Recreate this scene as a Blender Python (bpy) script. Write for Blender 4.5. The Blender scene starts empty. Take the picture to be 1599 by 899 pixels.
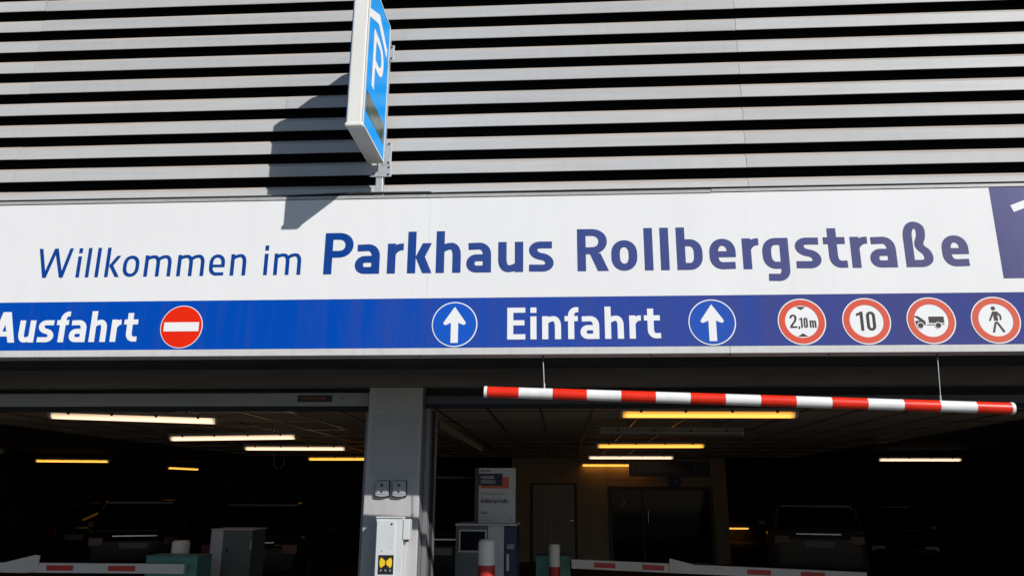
import bpy, bmesh, math, random
from math import pi, sin, cos, radians, atan2, sqrt
from mathutils import Vector, Matrix
from mathutils.geometry import delaunay_2d_cdt
random.seed(11)
SC = bpy.context.scene
COL = SC.collection

# ------------------------------------------------------------------ camera
PITCH, YAW, ROLL = radians(15.061), radians(3.606), radians(0.30)
fwd = Vector((-sin(YAW) * cos(PITCH), cos(YAW) * cos(PITCH), sin(PITCH)))
rgt = Vector((cos(YAW), sin(YAW), 0))
upv = rgt.cross(fwd)
r2 = rgt * cos(ROLL) + upv * sin(ROLL)
u2 = upv * cos(ROLL) - rgt * sin(ROLL)
cam = bpy.data.cameras.new('camera')
cam.sensor_width = 36; cam.lens = 27.02; cam.clip_start = 0.05; cam.clip_end = 2000
camo = bpy.data.objects.new('camera', cam); COL.objects.link(camo)
M = Matrix.Identity(4)
for i in range(3):
    M[i][0] = r2[i]; M[i][1] = u2[i]; M[i][2] = -fwd[i]
M.translation = Vector((0, -4.6, 1.6))
camo.matrix_world = M
SC.camera = camo

# ------------------------------------------------------------------ light
SUN = Vector((0.99, -1.0, 0.81)).normalized()
EL = math.asin(SUN.z)
world = bpy.data.worlds.new('World'); SC.world = world; world.use_nodes = True
wn = world.node_tree
sky = wn.nodes.new('ShaderNodeTexSky'); sky.sky_type = 'NISHITA'; sky.sun_disc = False
sky.sun_elevation = EL; sky.sun_rotation = atan2(SUN.x, SUN.y)
sky.air_density = 1.0; sky.dust_density = 0.2; sky.ozone_density = 3.6
bg = wn.nodes['Background']; bg.inputs['Strength'].default_value = 0.068
wn.links.new(sky.outputs[0], bg.inputs['Color'])
sl = bpy.data.lights.new('sun', 'SUN'); sl.energy = 4.6; sl.angle = radians(0.5); sl.color = (1.0, 0.972, 0.94)
so = bpy.data.objects.new('sun', sl); COL.objects.link(so)
so.rotation_euler = (-SUN).to_track_quat('-Z', 'Y').to_euler()
SC.view_settings.view_transform = 'Standard'; SC.view_settings.look = 'None'
SC.view_settings.exposure = 0.0; SC.view_settings.gamma = 1.0

# ------------------------------------------------------------------ materials
def node(nt, t, **kw):
    n = nt.nodes.new(t)
    for k, v in kw.items(): setattr(n, k, v)
    return n
def mat(name, col, rough=0.6, metal=0.0, var=0.12, scale=6.0, stretch=(1, 1, 1), spec=0.5, bump=0.0, bscale=60.0, emit=None, estr=0.0, coat=0.0, fine=0.0, bdist=0.004):
    m = bpy.data.materials.new(name); m.use_nodes = True; nt = m.node_tree
    b = nt.nodes['Principled BSDF']
    b.inputs['Roughness'].default_value = rough; b.inputs['Metallic'].default_value = metal
    b.inputs['Specular IOR Level'].default_value = spec; b.inputs['Coat Weight'].default_value = coat
    tc = node(nt, 'ShaderNodeTexCoord'); mp = node(nt, 'ShaderNodeMapping'); mp.inputs['Scale'].default_value = stretch
    nt.links.new(tc.outputs['Object'], mp.inputs['Vector'])
    nz = node(nt, 'ShaderNodeTexNoise'); nz.inputs['Scale'].default_value = scale; nz.inputs['Detail'].default_value = 6; nz.inputs['Roughness'].default_value = 0.6
    nt.links.new(mp.outputs[0], nz.inputs['Vector'])
    rp = node(nt, 'ShaderNodeMapRange'); rp.inputs['From Min'].default_value = 0.3; rp.inputs['From Max'].default_value = 0.7
    rp.inputs['To Min'].default_value = 1 - var; rp.inputs['To Max'].default_value = 1 + var
    nt.links.new(nz.outputs['Fac'], rp.inputs['Value'])
    mx = node(nt, 'ShaderNodeMix', data_type='RGBA', blend_type='MULTIPLY'); mx.inputs[0].default_value = 1.0
    mx.inputs[6].default_value = (*col, 1)
    nt.links.new(rp.outputs[0], mx.inputs[7])
    out = mx.outputs[2]
    if fine > 0:   # rain streaks and dust
        m3 = node(nt, 'ShaderNodeMapping'); m3.inputs['Scale'].default_value = (16, 16, 0.9); nt.links.new(tc.outputs['Object'], m3.inputs['Vector'])
        n3 = node(nt, 'ShaderNodeTexNoise'); n3.inputs['Scale'].default_value = 1.0; n3.inputs['Detail'].default_value = 7; n3.inputs['Roughness'].default_value = 0.68
        nt.links.new(m3.outputs[0], n3.inputs['Vector'])
        r3 = node(nt, 'ShaderNodeMapRange'); r3.inputs['From Min'].default_value = 0.46; r3.inputs['From Max'].default_value = 0.74
        r3.inputs['To Min'].default_value = 1.0; r3.inputs['To Max'].default_value = 1 - fine; nt.links.new(n3.outputs['Fac'], r3.inputs['Value'])
        x3 = node(nt, 'ShaderNodeMix', data_type='RGBA', blend_type='MULTIPLY'); x3.inputs[0].default_value = 1.0
        nt.links.new(out, x3.inputs[6]); nt.links.new(r3.outputs[0], x3.inputs[7]); out = x3.outputs[2]
    nt.links.new(out, b.inputs['Base Color'])
    if bump > 0:
        n2 = node(nt, 'ShaderNodeTexNoise'); n2.inputs['Scale'].default_value = bscale; n2.inputs['Detail'].default_value = 4
        nt.links.new(mp.outputs[0], n2.inputs['Vector'])
        bp = node(nt, 'ShaderNodeBump'); bp.inputs['Strength'].default_value = bump; bp.inputs['Distance'].default_value = bdist
        nt.links.new(n2.outputs['Fac'], bp.inputs['Height']); nt.links.new(bp.outputs[0], b.inputs['Normal'])
    if emit:
        b.inputs['Emission Color'].default_value = (*emit, 1); b.inputs['Emission Strength'].default_value = estr
    return m
def print_mat(name, base, faded_glare, x0=-1.6, x1=2.8, rough=0.48, streak=0.16, spec=0.22):
    """printed film, streaked by weather; bleaching and sun glare are coloured in towards the right end"""
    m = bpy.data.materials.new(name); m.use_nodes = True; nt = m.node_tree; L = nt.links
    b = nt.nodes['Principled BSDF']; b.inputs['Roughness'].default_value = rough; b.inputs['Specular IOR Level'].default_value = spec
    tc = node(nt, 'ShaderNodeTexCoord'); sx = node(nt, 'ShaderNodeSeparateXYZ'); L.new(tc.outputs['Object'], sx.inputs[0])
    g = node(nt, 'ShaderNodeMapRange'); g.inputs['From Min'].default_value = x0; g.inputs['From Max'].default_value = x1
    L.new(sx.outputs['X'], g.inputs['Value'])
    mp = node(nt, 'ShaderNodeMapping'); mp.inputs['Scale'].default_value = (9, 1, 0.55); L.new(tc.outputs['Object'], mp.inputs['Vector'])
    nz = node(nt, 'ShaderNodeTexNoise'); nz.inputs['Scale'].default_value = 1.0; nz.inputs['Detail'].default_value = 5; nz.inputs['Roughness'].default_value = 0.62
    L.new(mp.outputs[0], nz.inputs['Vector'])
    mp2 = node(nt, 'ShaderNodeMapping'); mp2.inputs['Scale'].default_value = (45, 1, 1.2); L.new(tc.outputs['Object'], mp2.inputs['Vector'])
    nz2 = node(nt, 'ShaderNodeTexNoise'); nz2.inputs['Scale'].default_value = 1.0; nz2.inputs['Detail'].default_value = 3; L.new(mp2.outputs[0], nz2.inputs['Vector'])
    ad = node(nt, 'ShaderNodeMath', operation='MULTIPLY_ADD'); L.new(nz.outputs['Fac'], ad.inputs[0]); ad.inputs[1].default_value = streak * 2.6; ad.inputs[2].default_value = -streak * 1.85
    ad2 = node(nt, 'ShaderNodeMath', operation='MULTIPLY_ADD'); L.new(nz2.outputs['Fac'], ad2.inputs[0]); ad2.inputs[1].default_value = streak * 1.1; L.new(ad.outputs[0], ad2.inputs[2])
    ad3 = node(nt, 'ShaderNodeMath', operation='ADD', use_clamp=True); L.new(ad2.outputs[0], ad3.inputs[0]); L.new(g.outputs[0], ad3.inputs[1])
    mx = node(nt, 'ShaderNodeMix', data_type='RGBA'); mx.inputs[6].default_value = (*base, 1); mx.inputs[7].default_value = (*faded_glare, 1)  # second colour holds weather bleaching plus painted sun glare
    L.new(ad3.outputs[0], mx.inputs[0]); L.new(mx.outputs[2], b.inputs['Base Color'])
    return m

MT = {}
def reg(k, *a, **kw): MT[k] = mat(k, *a, **kw)
reg('slat_paint', (0.50, 0.50, 0.495), 0.5, spec=0.28, var=0.06, scale=3.0, stretch=(0.5, 1, 7), fine=0.06)
reg('slat_paint_b', (0.462, 0.462, 0.457), 0.5, spec=0.28, var=0.06, scale=2.3, stretch=(0.4, 1, 9), fine=0.07)
reg('slat_ledge', (0.43, 0.385, 0.345), 0.75, spec=0.1, var=0.10, scale=4, stretch=(0.6, 1, 4))
reg('cavity_shade_black', (0.006, 0.006, 0.006), 0.95, spec=0.1, var=0.3)  # near black, the shade of the slat gaps is put into the colour
reg('white_sheet', (0.785, 0.782, 0.778), 0.5, spec=0.15, var=0.022, scale=1.4, stretch=(1.2, 1, 0.5), fine=0.025, bump=0.25, bscale=1.6, bdist=0.02)
reg('trim_metal', (0.60, 0.595, 0.575), 0.4, var=0.07, scale=5, stretch=(0.6, 1, 4), fine=0.14)
reg('flashing', (0.40, 0.40, 0.39), 0.45, var=0.08, scale=4, stretch=(0.4, 1, 3), fine=0.2)
reg('galvanised', (0.50, 0.52, 0.53), 0.45, metal=0.35, var=0.12, scale=40)
reg('bolt_dark', (0.03, 0.03, 0.03), 0.5)
reg('sign_white', (0.76, 0.75, 0.71), 0.4, var=0.04, scale=3, stretch=(1, 1, 0.4), fine=0.10)
reg('sign_grey', (0.60, 0.60, 0.57), 0.4, var=0.06)
reg('sign_blue', (0.010, 0.33, 0.84), 0.35, spec=0.05, var=0.03, scale=2)
reg('display_dark', (0.10, 0.13, 0.105), 0.25, var=0.4, scale=9)
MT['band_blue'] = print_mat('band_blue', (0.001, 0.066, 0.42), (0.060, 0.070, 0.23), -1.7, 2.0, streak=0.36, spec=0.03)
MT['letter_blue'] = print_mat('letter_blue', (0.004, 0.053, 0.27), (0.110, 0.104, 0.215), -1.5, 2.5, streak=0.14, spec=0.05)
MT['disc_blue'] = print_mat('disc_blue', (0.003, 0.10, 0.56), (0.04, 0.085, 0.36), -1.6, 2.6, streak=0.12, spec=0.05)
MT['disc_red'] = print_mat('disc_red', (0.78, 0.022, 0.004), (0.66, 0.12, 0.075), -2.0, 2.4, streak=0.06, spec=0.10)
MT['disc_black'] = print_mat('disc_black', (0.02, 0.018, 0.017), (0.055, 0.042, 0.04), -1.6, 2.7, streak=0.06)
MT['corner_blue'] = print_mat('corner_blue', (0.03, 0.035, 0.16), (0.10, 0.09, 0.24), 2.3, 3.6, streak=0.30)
reg('film_white', (0.82, 0.82, 0.82), 0.5, spec=0.15, var=0.02)
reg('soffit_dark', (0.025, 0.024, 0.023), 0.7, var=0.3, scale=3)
reg('beam_concrete', (0.16, 0.145, 0.125), 0.85, var=0.22, scale=2.2, stretch=(0.4, 1, 5), bump=0.3)
reg('pillar_paint', (0.435, 0.425, 0.42), 0.6, var=0.07, scale=3, stretch=(1, 1, 0.6), bump=0.12, fine=0.16)
reg('patch_paint', (0.375, 0.37, 0.368), 0.6, var=0.06, scale=5)
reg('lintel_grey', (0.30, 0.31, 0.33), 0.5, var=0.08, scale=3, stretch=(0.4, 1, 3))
reg('lintel_shaded', (0.045, 0.055, 0.075), 0.5, var=0.1)  # shaded copy of the grey lintel, the shade is in the colour
reg('plate_black', (0.012, 0.012, 0.016), 0.5)
reg('plate_orange', (0.30, 0.07, 0.015), 0.5)
reg('rail_metal', (0.21, 0.21, 0.22), 0.42, metal=0.3, var=0.08, scale=8, stretch=(1, 1, 0.3))
reg('track_metal', (0.13, 0.13, 0.13), 0.5, metal=0.3)
reg('rubber_black', (0.015, 0.015, 0.016), 0.8)
reg('switch_grey', (0.34, 0.35, 0.37), 0.4, var=0.06, scale=12)
reg('reader_paint', (0.58, 0.60, 0.60), 0.38, var=0.05, scale=7, fine=0.10)
reg('label_black', (0.012, 0.012, 0.014), 0.45)
reg('label_yellow', (0.80, 0.52, 0.015), 0.45)
reg('bar_white', (0.82, 0.82, 0.80), 0.3, var=0.05, scale=14, fine=0.12)
reg('bar_red', (0.80, 0.028, 0.008), 0.3, var=0.08, scale=10, fine=0.14)
reg('wire_steel', (0.6, 0.6, 0.6), 0.4, metal=0.6)
reg('asphalt', (0.06, 0.058, 0.056), 0.9, var=0.25, scale=30, bump=0.5, bscale=220)
reg('paving', (0.085, 0.083, 0.08), 0.9, var=0.2, scale=12, bump=0.4, bscale=120)
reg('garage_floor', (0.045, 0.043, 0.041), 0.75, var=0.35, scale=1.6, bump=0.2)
reg('ceiling_panel', (0.62, 0.49, 0.35), 0.95, var=0.22, scale=45, bump=0.8, bscale=160, spec=0.1)
reg('grid_metal', (0.35, 0.33, 0.30), 0.22, metal=1.0)
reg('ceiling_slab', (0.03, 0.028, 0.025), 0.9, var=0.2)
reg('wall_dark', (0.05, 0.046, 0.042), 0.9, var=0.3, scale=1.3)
reg('wall_beige', (0.47, 0.355, 0.25), 0.85, var=0.14, scale=2.5, bump=0.15)
reg('door_grey', (0.42, 0.40, 0.38), 0.6, var=0.2, scale=3, stretch=(8, 1, 0.5))
reg('door_frame', (0.06, 0.05, 0.045), 0.6)
reg('glass_frame', (0.13, 0.095, 0.065), 0.6)
reg('glass_dark', (0.004, 0.005, 0.008), 0.06, var=0.3, spec=0.10)
reg('sticker_yellow', (0.55, 0.42, 0.12), 0.5)
reg('lamp_housing', (0.32, 0.30, 0.27), 0.5)
reg('clip_dark', (0.03, 0.028, 0.025), 0.5)
def lamp_mat(name, col, k):
    # frosted cover: the tube inside shows brightest along the bottom, the ends stay dimmer
    m = mat(name, (0.6, 0.55, 0.45), 0.5); nt = m.node_tree; L = nt.links; b = nt.nodes['Principled BSDF']
    tc = node(nt, 'ShaderNodeTexCoord'); sx = node(nt, 'ShaderNodeSeparateXYZ'); L.new(tc.outputs['Generated'], sx.inputs[0])
    e = node(nt, 'ShaderNodeMath', operation='PINGPONG'); L.new(sx.outputs['X'], e.inputs[0]); e.inputs[1].default_value = 0.5
    r1 = node(nt, 'ShaderNodeMapRange', interpolation_type='SMOOTHSTEP'); L.new(e.outputs[0], r1.inputs['Value'])
    r1.inputs['From Max'].default_value = 0.035; r1.inputs['To Min'].default_value = 0.25
    y = node(nt, 'ShaderNodeMath', operation='PINGPONG'); L.new(sx.outputs['Z'], y.inputs[0]); y.inputs[1].default_value = 1.0
    r2 = node(nt, 'ShaderNodeMapRange'); L.new(y.outputs[0], r2.inputs['Value']); r2.inputs['From Min'].default_value = 0.95; r2.inputs['From Max'].default_value = 0.35
    r2.inputs['To Min'].default_value = 0.30
    mu = node(nt, 'ShaderNodeMath', operation='MULTIPLY'); L.new(r1.outputs[0], mu.inputs[0]); L.new(r2.outputs[0], mu.inputs[1])
    mk = node(nt, 'ShaderNodeMath', operation='MULTIPLY'); L.new(mu.outputs[0], mk.inputs[0]); mk.inputs[1].default_value = k
    L.new(mk.outputs[0], b.inputs['Emission Strength']); b.inputs['Emission Color'].default_value = (*col, 1); MT[name] = m
lamp_mat('lamp_warm', (1.0, 0.68, 0.44), 1.75)
lamp_mat('lamp_yellow', (1.0, 0.42, 0.055), 2.1)
reg('lamp_off', (0.30, 0.27, 0.22), 0.4)
reg('lamp_cap', (0.45, 0.40, 0.32), 0.5)
reg('cabinet_grey', (0.11, 0.118, 0.114), 0.5, var=0.1)
reg('cabinet_light', (0.48, 0.455, 0.47), 0.5, var=0.05)
reg('cabinet_blue', (0.005, 0.016, 0.06), 0.45)
reg('board_white', (0.50, 0.47, 0.47), 0.5, var=0.03)
reg('board_navy', (0.012, 0.010, 0.03), 0.5)
reg('board_orange', (0.55, 0.10, 0.04), 0.5)
reg('board_grey', (0.25, 0.23, 0.24), 0.5)
reg('turquoise', (0.085, 0.25, 0.215), 0.45, var=0.1)
reg('arm_white', (0.62, 0.59, 0.56), 0.4, var=0.06, scale=8)
reg('arm_red', (0.50, 0.022, 0.018), 0.4, var=0.06)
reg('bollard_white', (0.82, 0.78, 0.72), 0.45, var=0.08, scale=7)
reg('bollard_red', (0.48, 0.02, 0.02), 0.45, var=0.06)
reg('hanging_black', (0.008, 0.008, 0.009), 0.5)
reg('hanging_text', (0.045, 0.044, 0.045), 0.5)
reg('arrow_blue', (0.01, 0.03, 0.20), 0.5)
reg('tyre', (0.012, 0.012, 0.012), 0.85)
reg('rim', (0.30, 0.30, 0.31), 0.35, metal=0.8)
reg('car_glass', (0.003, 0.003, 0.004), 0.04, spec=0.1)
reg('tail_red', (0.10, 0.004, 0.004), 0.15)
reg('head_clear', (0.35, 0.35, 0.35), 0.1)
reg('plate_white', (0.18, 0.18, 0.17), 0.4)
reg('chrome', (0.45, 0.45, 0.45), 0.15, metal=1.0)
for k, c in {'car_black': (0.006, 0.006, 0.007), 'car_bluegrey': (0.006, 0.007, 0.009), 'car_brown': (0.09, 0.07, 0.06), 'car_graphite': (0.014, 0.014, 0.015), 'car_maroon': (0.022, 0.006, 0.006)}.items():
    reg(k, c, 0.14, spec=0.22, var=0.05)

# ------------------------------------------------------------------ mesh helpers
ORG = {}
def empty(name, loc, label, cat, group=None, rotz=0.0):
    o = bpy.data.objects.new(name, None); COL.objects.link(o)
    o.empty_display_size = 0.1; o.location = loc; o.rotation_euler = (0, 0, rotz)
    o['label'] = label; o['category'] = cat
    if group: o['group'] = group
    ORG[o.name] = Vector(loc)
    return o
class MB:
    def __init__(s): s.v = []; s.f = []; s.sm = []
    def add(s, vs, fs, smooth=False):
        n = len(s.v); s.v += [tuple(p) for p in vs]; s.f += [tuple(i + n for i in f) for f in fs]; s.sm += [smooth] * len(fs); return s
    def box(s, x0, x1, y0, y1, z0, z1, bev=0.0):
        if bev <= 0:
            return s.add([(x0, y0, z0), (x1, y0, z0), (x1, y1, z0), (x0, y1, z0), (x0, y0, z1), (x1, y0, z1), (x1, y1, z1), (x0, y1, z1)],
                         [(0, 3, 2, 1), (4, 5, 6, 7), (0, 1, 5, 4), (1, 2, 6, 5), (2, 3, 7, 6), (3, 0, 4, 7)])
        bm = bmesh.new(); bmesh.ops.create_cube(bm, size=1.0)
        for v in bm.verts:
            v.co = Vector(((x0 + x1) / 2 + v.co.x * (x1 - x0), (y0 + y1) / 2 + v.co.y * (y1 - y0), (z0 + z1) / 2 + v.co.z * (z1 - z0)))
        bmesh.ops.bevel(bm, geom=bm.edges[:], offset=bev, segments=2, affect='EDGES', profile=0.5)
        return s.bm(bm)
    def bm(s, bm, smooth=False):
        bm.verts.index_update()
        s.add([v.co.copy() for v in bm.verts], [[v.index for v in f.verts] for f in bm.faces], smooth); bm.free(); return s
    def tube(s, a, b, r0, r1=None, n=16, caps=True, smooth=True):
        a = Vector(a); b = Vector(b); r1 = r0 if r1 is None else r1
        d = (b - a).normalized(); t = Vector((0, 0, 1)) if abs(d.z) < 0.9 else Vector((1, 0, 0))
        p = d.cross(t).normalized(); q = d.cross(p)
        vs = [c + (p * cos(2 * pi * i / n) + q * sin(2 * pi * i / n)) * r for c, r in ((a, r0), (b, r1)) for i in range(n)]
        s.add(vs, [(i, (i + 1) % n, n + (i + 1) % n, n + i) for i in range(n)], smooth)
        if caps: s.add(vs, [tuple(range(n - 1, -1, -1)), tuple(range(n, 2 * n))])
        return s
    def path(s, pts, r, n=8):
        for a, b in zip(pts[:-1], pts[1:]): s.tube(a, b, r, n=n)
        return s
    def lathe(s, c, prof, n=24, smooth=True):
        vs = [(c[0] + r * cos(2 * pi * i / n), c[1] + r * sin(2 * pi * i / n), c[2] + z) for r, z in prof for i in range(n)]
        fs = [(k * n + i, k * n + (i + 1) % n, (k + 1) * n + (i + 1) % n, (k + 1) * n + i) for k in range(len(prof) - 1) for i in range(n)]
        s.add(vs, fs, smooth)
        m = (len(prof) - 1) * n
        s.add(vs, [tuple(range(n - 1, -1, -1)), tuple(range(m, m + n))]); return s
    def prism_x(s, prof, x0, x1):
        """profile of (y, z) swept along x"""
        n = len(prof)
        vs = [(x0, y, z) for y, z in prof] + [(x1, y, z) for y, z in prof]
        return s.add(vs, [(i, (i + 1) % n, n + (i + 1) % n, n + i) for i in range(n)] + [tuple(range(n - 1, -1, -1)), tuple(range(n, 2 * n))])
    def prism_y(s, prof, y0, y1):
        """outline of (x, z) given depth along y"""
        n = len(prof)
        vs = [(x, y0, z) for x, z in prof] + [(x, y1, z) for x, z in prof]
        return s.add(vs, [(i, (i + 1) % n, n + (i + 1) % n, n + i) for i in range(n)] + [tuple(range(n - 1, -1, -1)), tuple(range(n, 2 * n))])
    def flat(s, tris, f):
        """2-D triangles mapped through f(u, v) -> xyz"""
        for t in tris: s.add([f(*p) for p in t], [(0, 1, 2)])
        return s
    def build(s, name, material, parent=None, label=None):
        me = bpy.data.meshes.new(name)
        o = Vector((0, 0, 0)) if parent is None else ORG[parent.name]
        me.from_pydata([(x - o.x, y - o.y, z - o.z) for x, y, z in s.v], [], s.f)
        for p, sm in zip(me.polygons, s.sm): p.use_smooth = sm
        bm = bmesh.new(); bm.from_mesh(me); bmesh.ops.recalc_face_normals(bm, faces=bm.faces[:]); bm.to_mesh(me); bm.free()
        me.materials.append(MT[material] if isinstance(material, str) else material)
        ob = bpy.data.objects.new(name, me); COL.objects.link(ob)
        if parent is not None: ob.parent = parent
        if label: ob['label'] = label
        ORG[ob.name] = o.copy()
        return ob
def struct(ob): ob['kind'] = 'structure'; return ob
def tag(ob, label, cat, group=None):
    ob['label'] = label; ob['category'] = cat
    if group: ob['group'] = group
    return ob
def copy_tree(o, parent=None):
    c = o.copy(); COL.objects.link(c)
    if parent is not None: c.parent = parent
    ORG[c.name] = ORG[o.name].copy()
    for ch in list(o.children): copy_tree(ch, c)
    return c

# ------------------------------------------------------------------ lettering (stroke skeletons -> flat outlines)
XH = 0.72
def rounded(pts, closed=False, seg=7):
    out = []; n = len(pts)
    for i, p in enumerate(pts):
        r = p[2] if len(p) > 2 else 0
        P = Vector(p[:2])
        if r <= 0 or (not closed and i in (0, n - 1)): out.append(P); continue
        A = Vector(pts[i - 1][:2]); B = Vector(pts[(i + 1) % n][:2])
        la = (A - P).length; lb = (B - P).length
        ka = min(r * (1 + .18 * abs(A.y - P.y) / la), la * 0.5 if (closed or i - 1 > 0) else la); kb = min(r * (1 + .18 * abs(B.y - P.y) / lb), lb * 0.5 if (closed or i + 1 < n - 1) else lb)
        a = P + (A - P) / la * ka; b = P + (B - P) / lb * kb
        for j in range(seg + 1):
            t = j / seg; w = 0.80   # rational quadratic, close to an arc
            d = (1 - t) ** 2 + 2 * w * t * (1 - t) + t * t
            out.append((a * (1 - t) ** 2 + P * (2 * w * t * (1 - t)) + b * t * t) / d)
    q = [out[0]]
    for p in out[1:]:
        if (p - q[-1]).length > 1e-5: q.append(p)
    if closed and (q[0] - q[-1]).length < 1e-5: q.pop()
    return q
def stroke_quads(pts, tw, th, closed=False):
    p = rounded(pts, closed); n = len(p); L = []; R = []
    for i in range(n):
        if closed: d0 = (p[i] - p[i - 1]).normalized(); d1 = (p[(i + 1) % n] - p[i]).normalized()
        else:
            d0 = (p[i] - p[i - 1]).normalized() if i else None
            d1 = (p[i + 1] - p[i]).normalized() if i < n - 1 else None
            d0 = d0 or d1; d1 = d1 or d0
        n0 = Vector((-d0.y, d0.x)); n1 = Vector((-d1.y, d1.x)); m = (n0 + n1)
        m = m.normalized() if m.length > 1e-6 else n0
        m = m / max(0.5, m.dot(n0))
        off = Vector((m.x * tw / 2, m.y * th / 2))
        L.append(p[i] + off); R.append(p[i] - off)
    out = []
    for i in range(n if closed else n - 1):
        j = (i + 1) % n; d = p[j] - p[i]; q = [L[i], L[j], R[j], R[i]]
        if (L[j] - L[i]).dot(d) <= 1e-9: m = (L[i] + L[j]) / 2; q = [m, R[j], R[i]]
        elif (R[j] - R[i]).dot(d) <= 1e-9: m = (R[i] + R[j]) / 2; q = [L[i], L[j], m]
        out.append(q)
    return out
def glyph(c, w, t):
    """quads/polygons of one letter, cap height 1, total width w, stem t"""
    h = t / 2; th = t * 0.86; k = th / 2; X = XH; Q = []
    def S(*pts, closed=False): Q.extend(stroke_quads(pts, t, th, closed))
    def Pg(*pts): Q.append([Vector(p) for p in pts])
    def stem(x, y0, y1): Pg((x, y0), (x + t, y0), (x + t, y1), (x, y1))
    R = max(0.08, min((w - t) * 0.50, 0.26)); a = t * 1.12
    if c in 'nhm': 
        stem(0, 0, 1.005 if c == 'h' else X)
    if c in 'nh':
        S((h, X - k - 0.10), (h + 0.32 * (w - t), X - k, 0.12), (w - h, X - k, R), (w - h, 0))
    elif c == 'm':
        mid = w / 2; r = min(0.2, (mid - h) * 0.5)
        S((h, X - k - 0.08), (h + 0.3 * (mid - h), X - k, 0.1), (mid, X - k, r), (mid, 0))
        S((mid, X - k - 0.10), (mid + 0.3 * (mid - h), X - k, 0.1), (w - h, X - k, r), (w - h, 0))
    elif c == 'u':
        stem(w - t, 0, X); S((h, X), (h, k, R), (w - h - 0.3 * (w - t), k, 0.12), (w - h, k + 0.09))
    elif c == 'l': stem(0, 0, 1.005)
    elif c in 'iI': 
        stem(0, 0, X if c == 'i' else 1)
        if c == 'i': Pg((0, 0.83), (t, 0.83), (t, 1.0), (0, 1.0))
    elif c == 'o': S((h, k, R), (w - h, k, R), (w - h, X - k, R), (h, X - k, R), closed=True)
    elif c in 'O0': S((h, k, R), (w - h, k, R), (w - h, 1 - k, R), (h, 1 - k, R), closed=True)
    elif c == 'Ö':
        S((h, k, R), (w - h, k, R), (w - h, .86 - k, R), (h, .86 - k, R), closed=True)
        for x in (w * .22, w * .62): Pg((x, .9), (x + .14, .9), (x + .14, 1.02), (x, 1.02))
    elif c == 'e':
        Pg((h, X * .5 - .075), (w, X * .5 - .075), (w, X * .5 - .075 + th * .86), (h, X * .5 - .075 + th * .86)); S((w - h, X * 0.5 - 0.07), (w - h, X - k, R), (h, X - k, R), (h, k, R), (w - 0.02, k + 0.012))
    elif c == 'c': S((w - 0.02, X - k), (h, X - k, R), (h, k, R), (w - 0.02, k))
    elif c == 'a':
        S((w - h, 0), (w - h, X - k, R), (0.045, X - k - 0.015)); b = 0.415
        S((w - h, b - k * .8), (h, b - k * .8, R * .72), (h, k, R * .72), (w - h - .10, k), (w - h, k + 0.05))
    elif c == 'r':
        stem(0, 0, X); S((h, X - k - 0.17), (h + 0.36 * (w - h), X - k, 0.14), (w, X - k))
    elif c == 's':
        r = 0.16; S((w - 0.035, X - k - .004), (h, X - k, r), (h, X * 0.5 + 0.035, r), (w - h, X * 0.5 - 0.035, r), (w - h, k, r), (0.0, k + .008))
    elif c == 't':
        x = 0.17 * w + h + .02; S((x, 0.93), (x, k, 0.17), (w + 0.005, k + 0.008)); S((0, X - k), (w * .98, X - k))
    elif c == 'f':
        x = 0.105 + h; S((x, 0), (x, 1 - k, 0.17), (w, 1 - k)); S((0, X - k), (w * 0.95, X - k))
    elif c in 'kK':
        H = X if c == 'k' else 1.0; y = H * 0.54
        stem(0, 0, 1.005 if c == 'k' else 1); Pg((t * .98, y), (w - a - .01, H), (w - .01, H), (t + a, y)); Pg((t * .98, y), (t + a, y), (w, 0), (w - a, 0))
    elif c == 'W':
        a = t * 1.02; xs = [0, 0.205 * w + .03, 0.5 * w - a * .55, 0.745 * w - a * .5, w - a]
        xs = [0, 0.262 * w - a / 2, 0.5 * w - a / 2, 0.748 * w - a / 2, w - a]
        ys = [1, 0, 1, 0, 1]
        for i in range(4): Pg((xs[i], ys[i]), (xs[i] + a, ys[i]), (xs[i + 1] + a, ys[i + 1]), (xs[i + 1], ys[i + 1]))
    elif c == 'V':
        Pg((0, 1), (a, 1), (w / 2 + a / 2, 0), (w / 2 - a / 2, 0)); Pg((w - a, 1), (w, 1), (w / 2 + a / 2, 0), (w / 2 - a / 2, 0))
    elif c == 'A':
        a2 = a * 1.05; Pg((0, 0), (a2, 0), (w / 2 + a2 * .55, 1), (w / 2 - a2 * .62, 1)); Pg((w - a2, 0), (w, 0), (w / 2 + a2 * .62, 1), (w / 2 - a2 * .55, 1))
        Pg((w * .2, .2), (w * .8, .2), (w * .8, .2 + th), (w * .2, .2 + th))
    elif c in 'PR':
        stem(0, 0, 1); y = 0.40 + k; S((h, 1 - k), (w - h - (.03 if c == 'R' else 0), 1 - k, R), (w - h - (.03 if c == 'R' else 0), y, R), (h, y))
        if c == 'R': Pg((w * .40, .42), (w * .40 + a * 1.12, .42), (w, 0), (w - a * 1.15, 0))
    elif c in 'EFL':
        stem(0, 0, 1); 
        if c != 'F': S((h, k), (w, k))
        if c != 'L': S((h, 1 - k), (w, 1 - k)); S((h, .52), (w * .95, .52))
    elif c == 'T': S((0, 1 - k), (w, 1 - k)); stem(w / 2 - h, 0, 1)
    elif c == 'H': stem(0, 0, 1); stem(w - t, 0, 1); S((h, .52), (w - h, .52))
    elif c in 'NM':
        stem(0, 0, 1); stem(w - t, 0, 1)
        if c == 'N': Pg((0, 1), (a, 1), (w, 0), (w - a, 0))
        else: Pg((0, 1), (a, 1), (w / 2 + a / 2, .25), (w / 2 - a / 2, .25)); Pg((w - a, 1), (w, 1), (w / 2 + a / 2, .25), (w / 2 - a / 2, .25))
    elif c == 'S':
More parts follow.
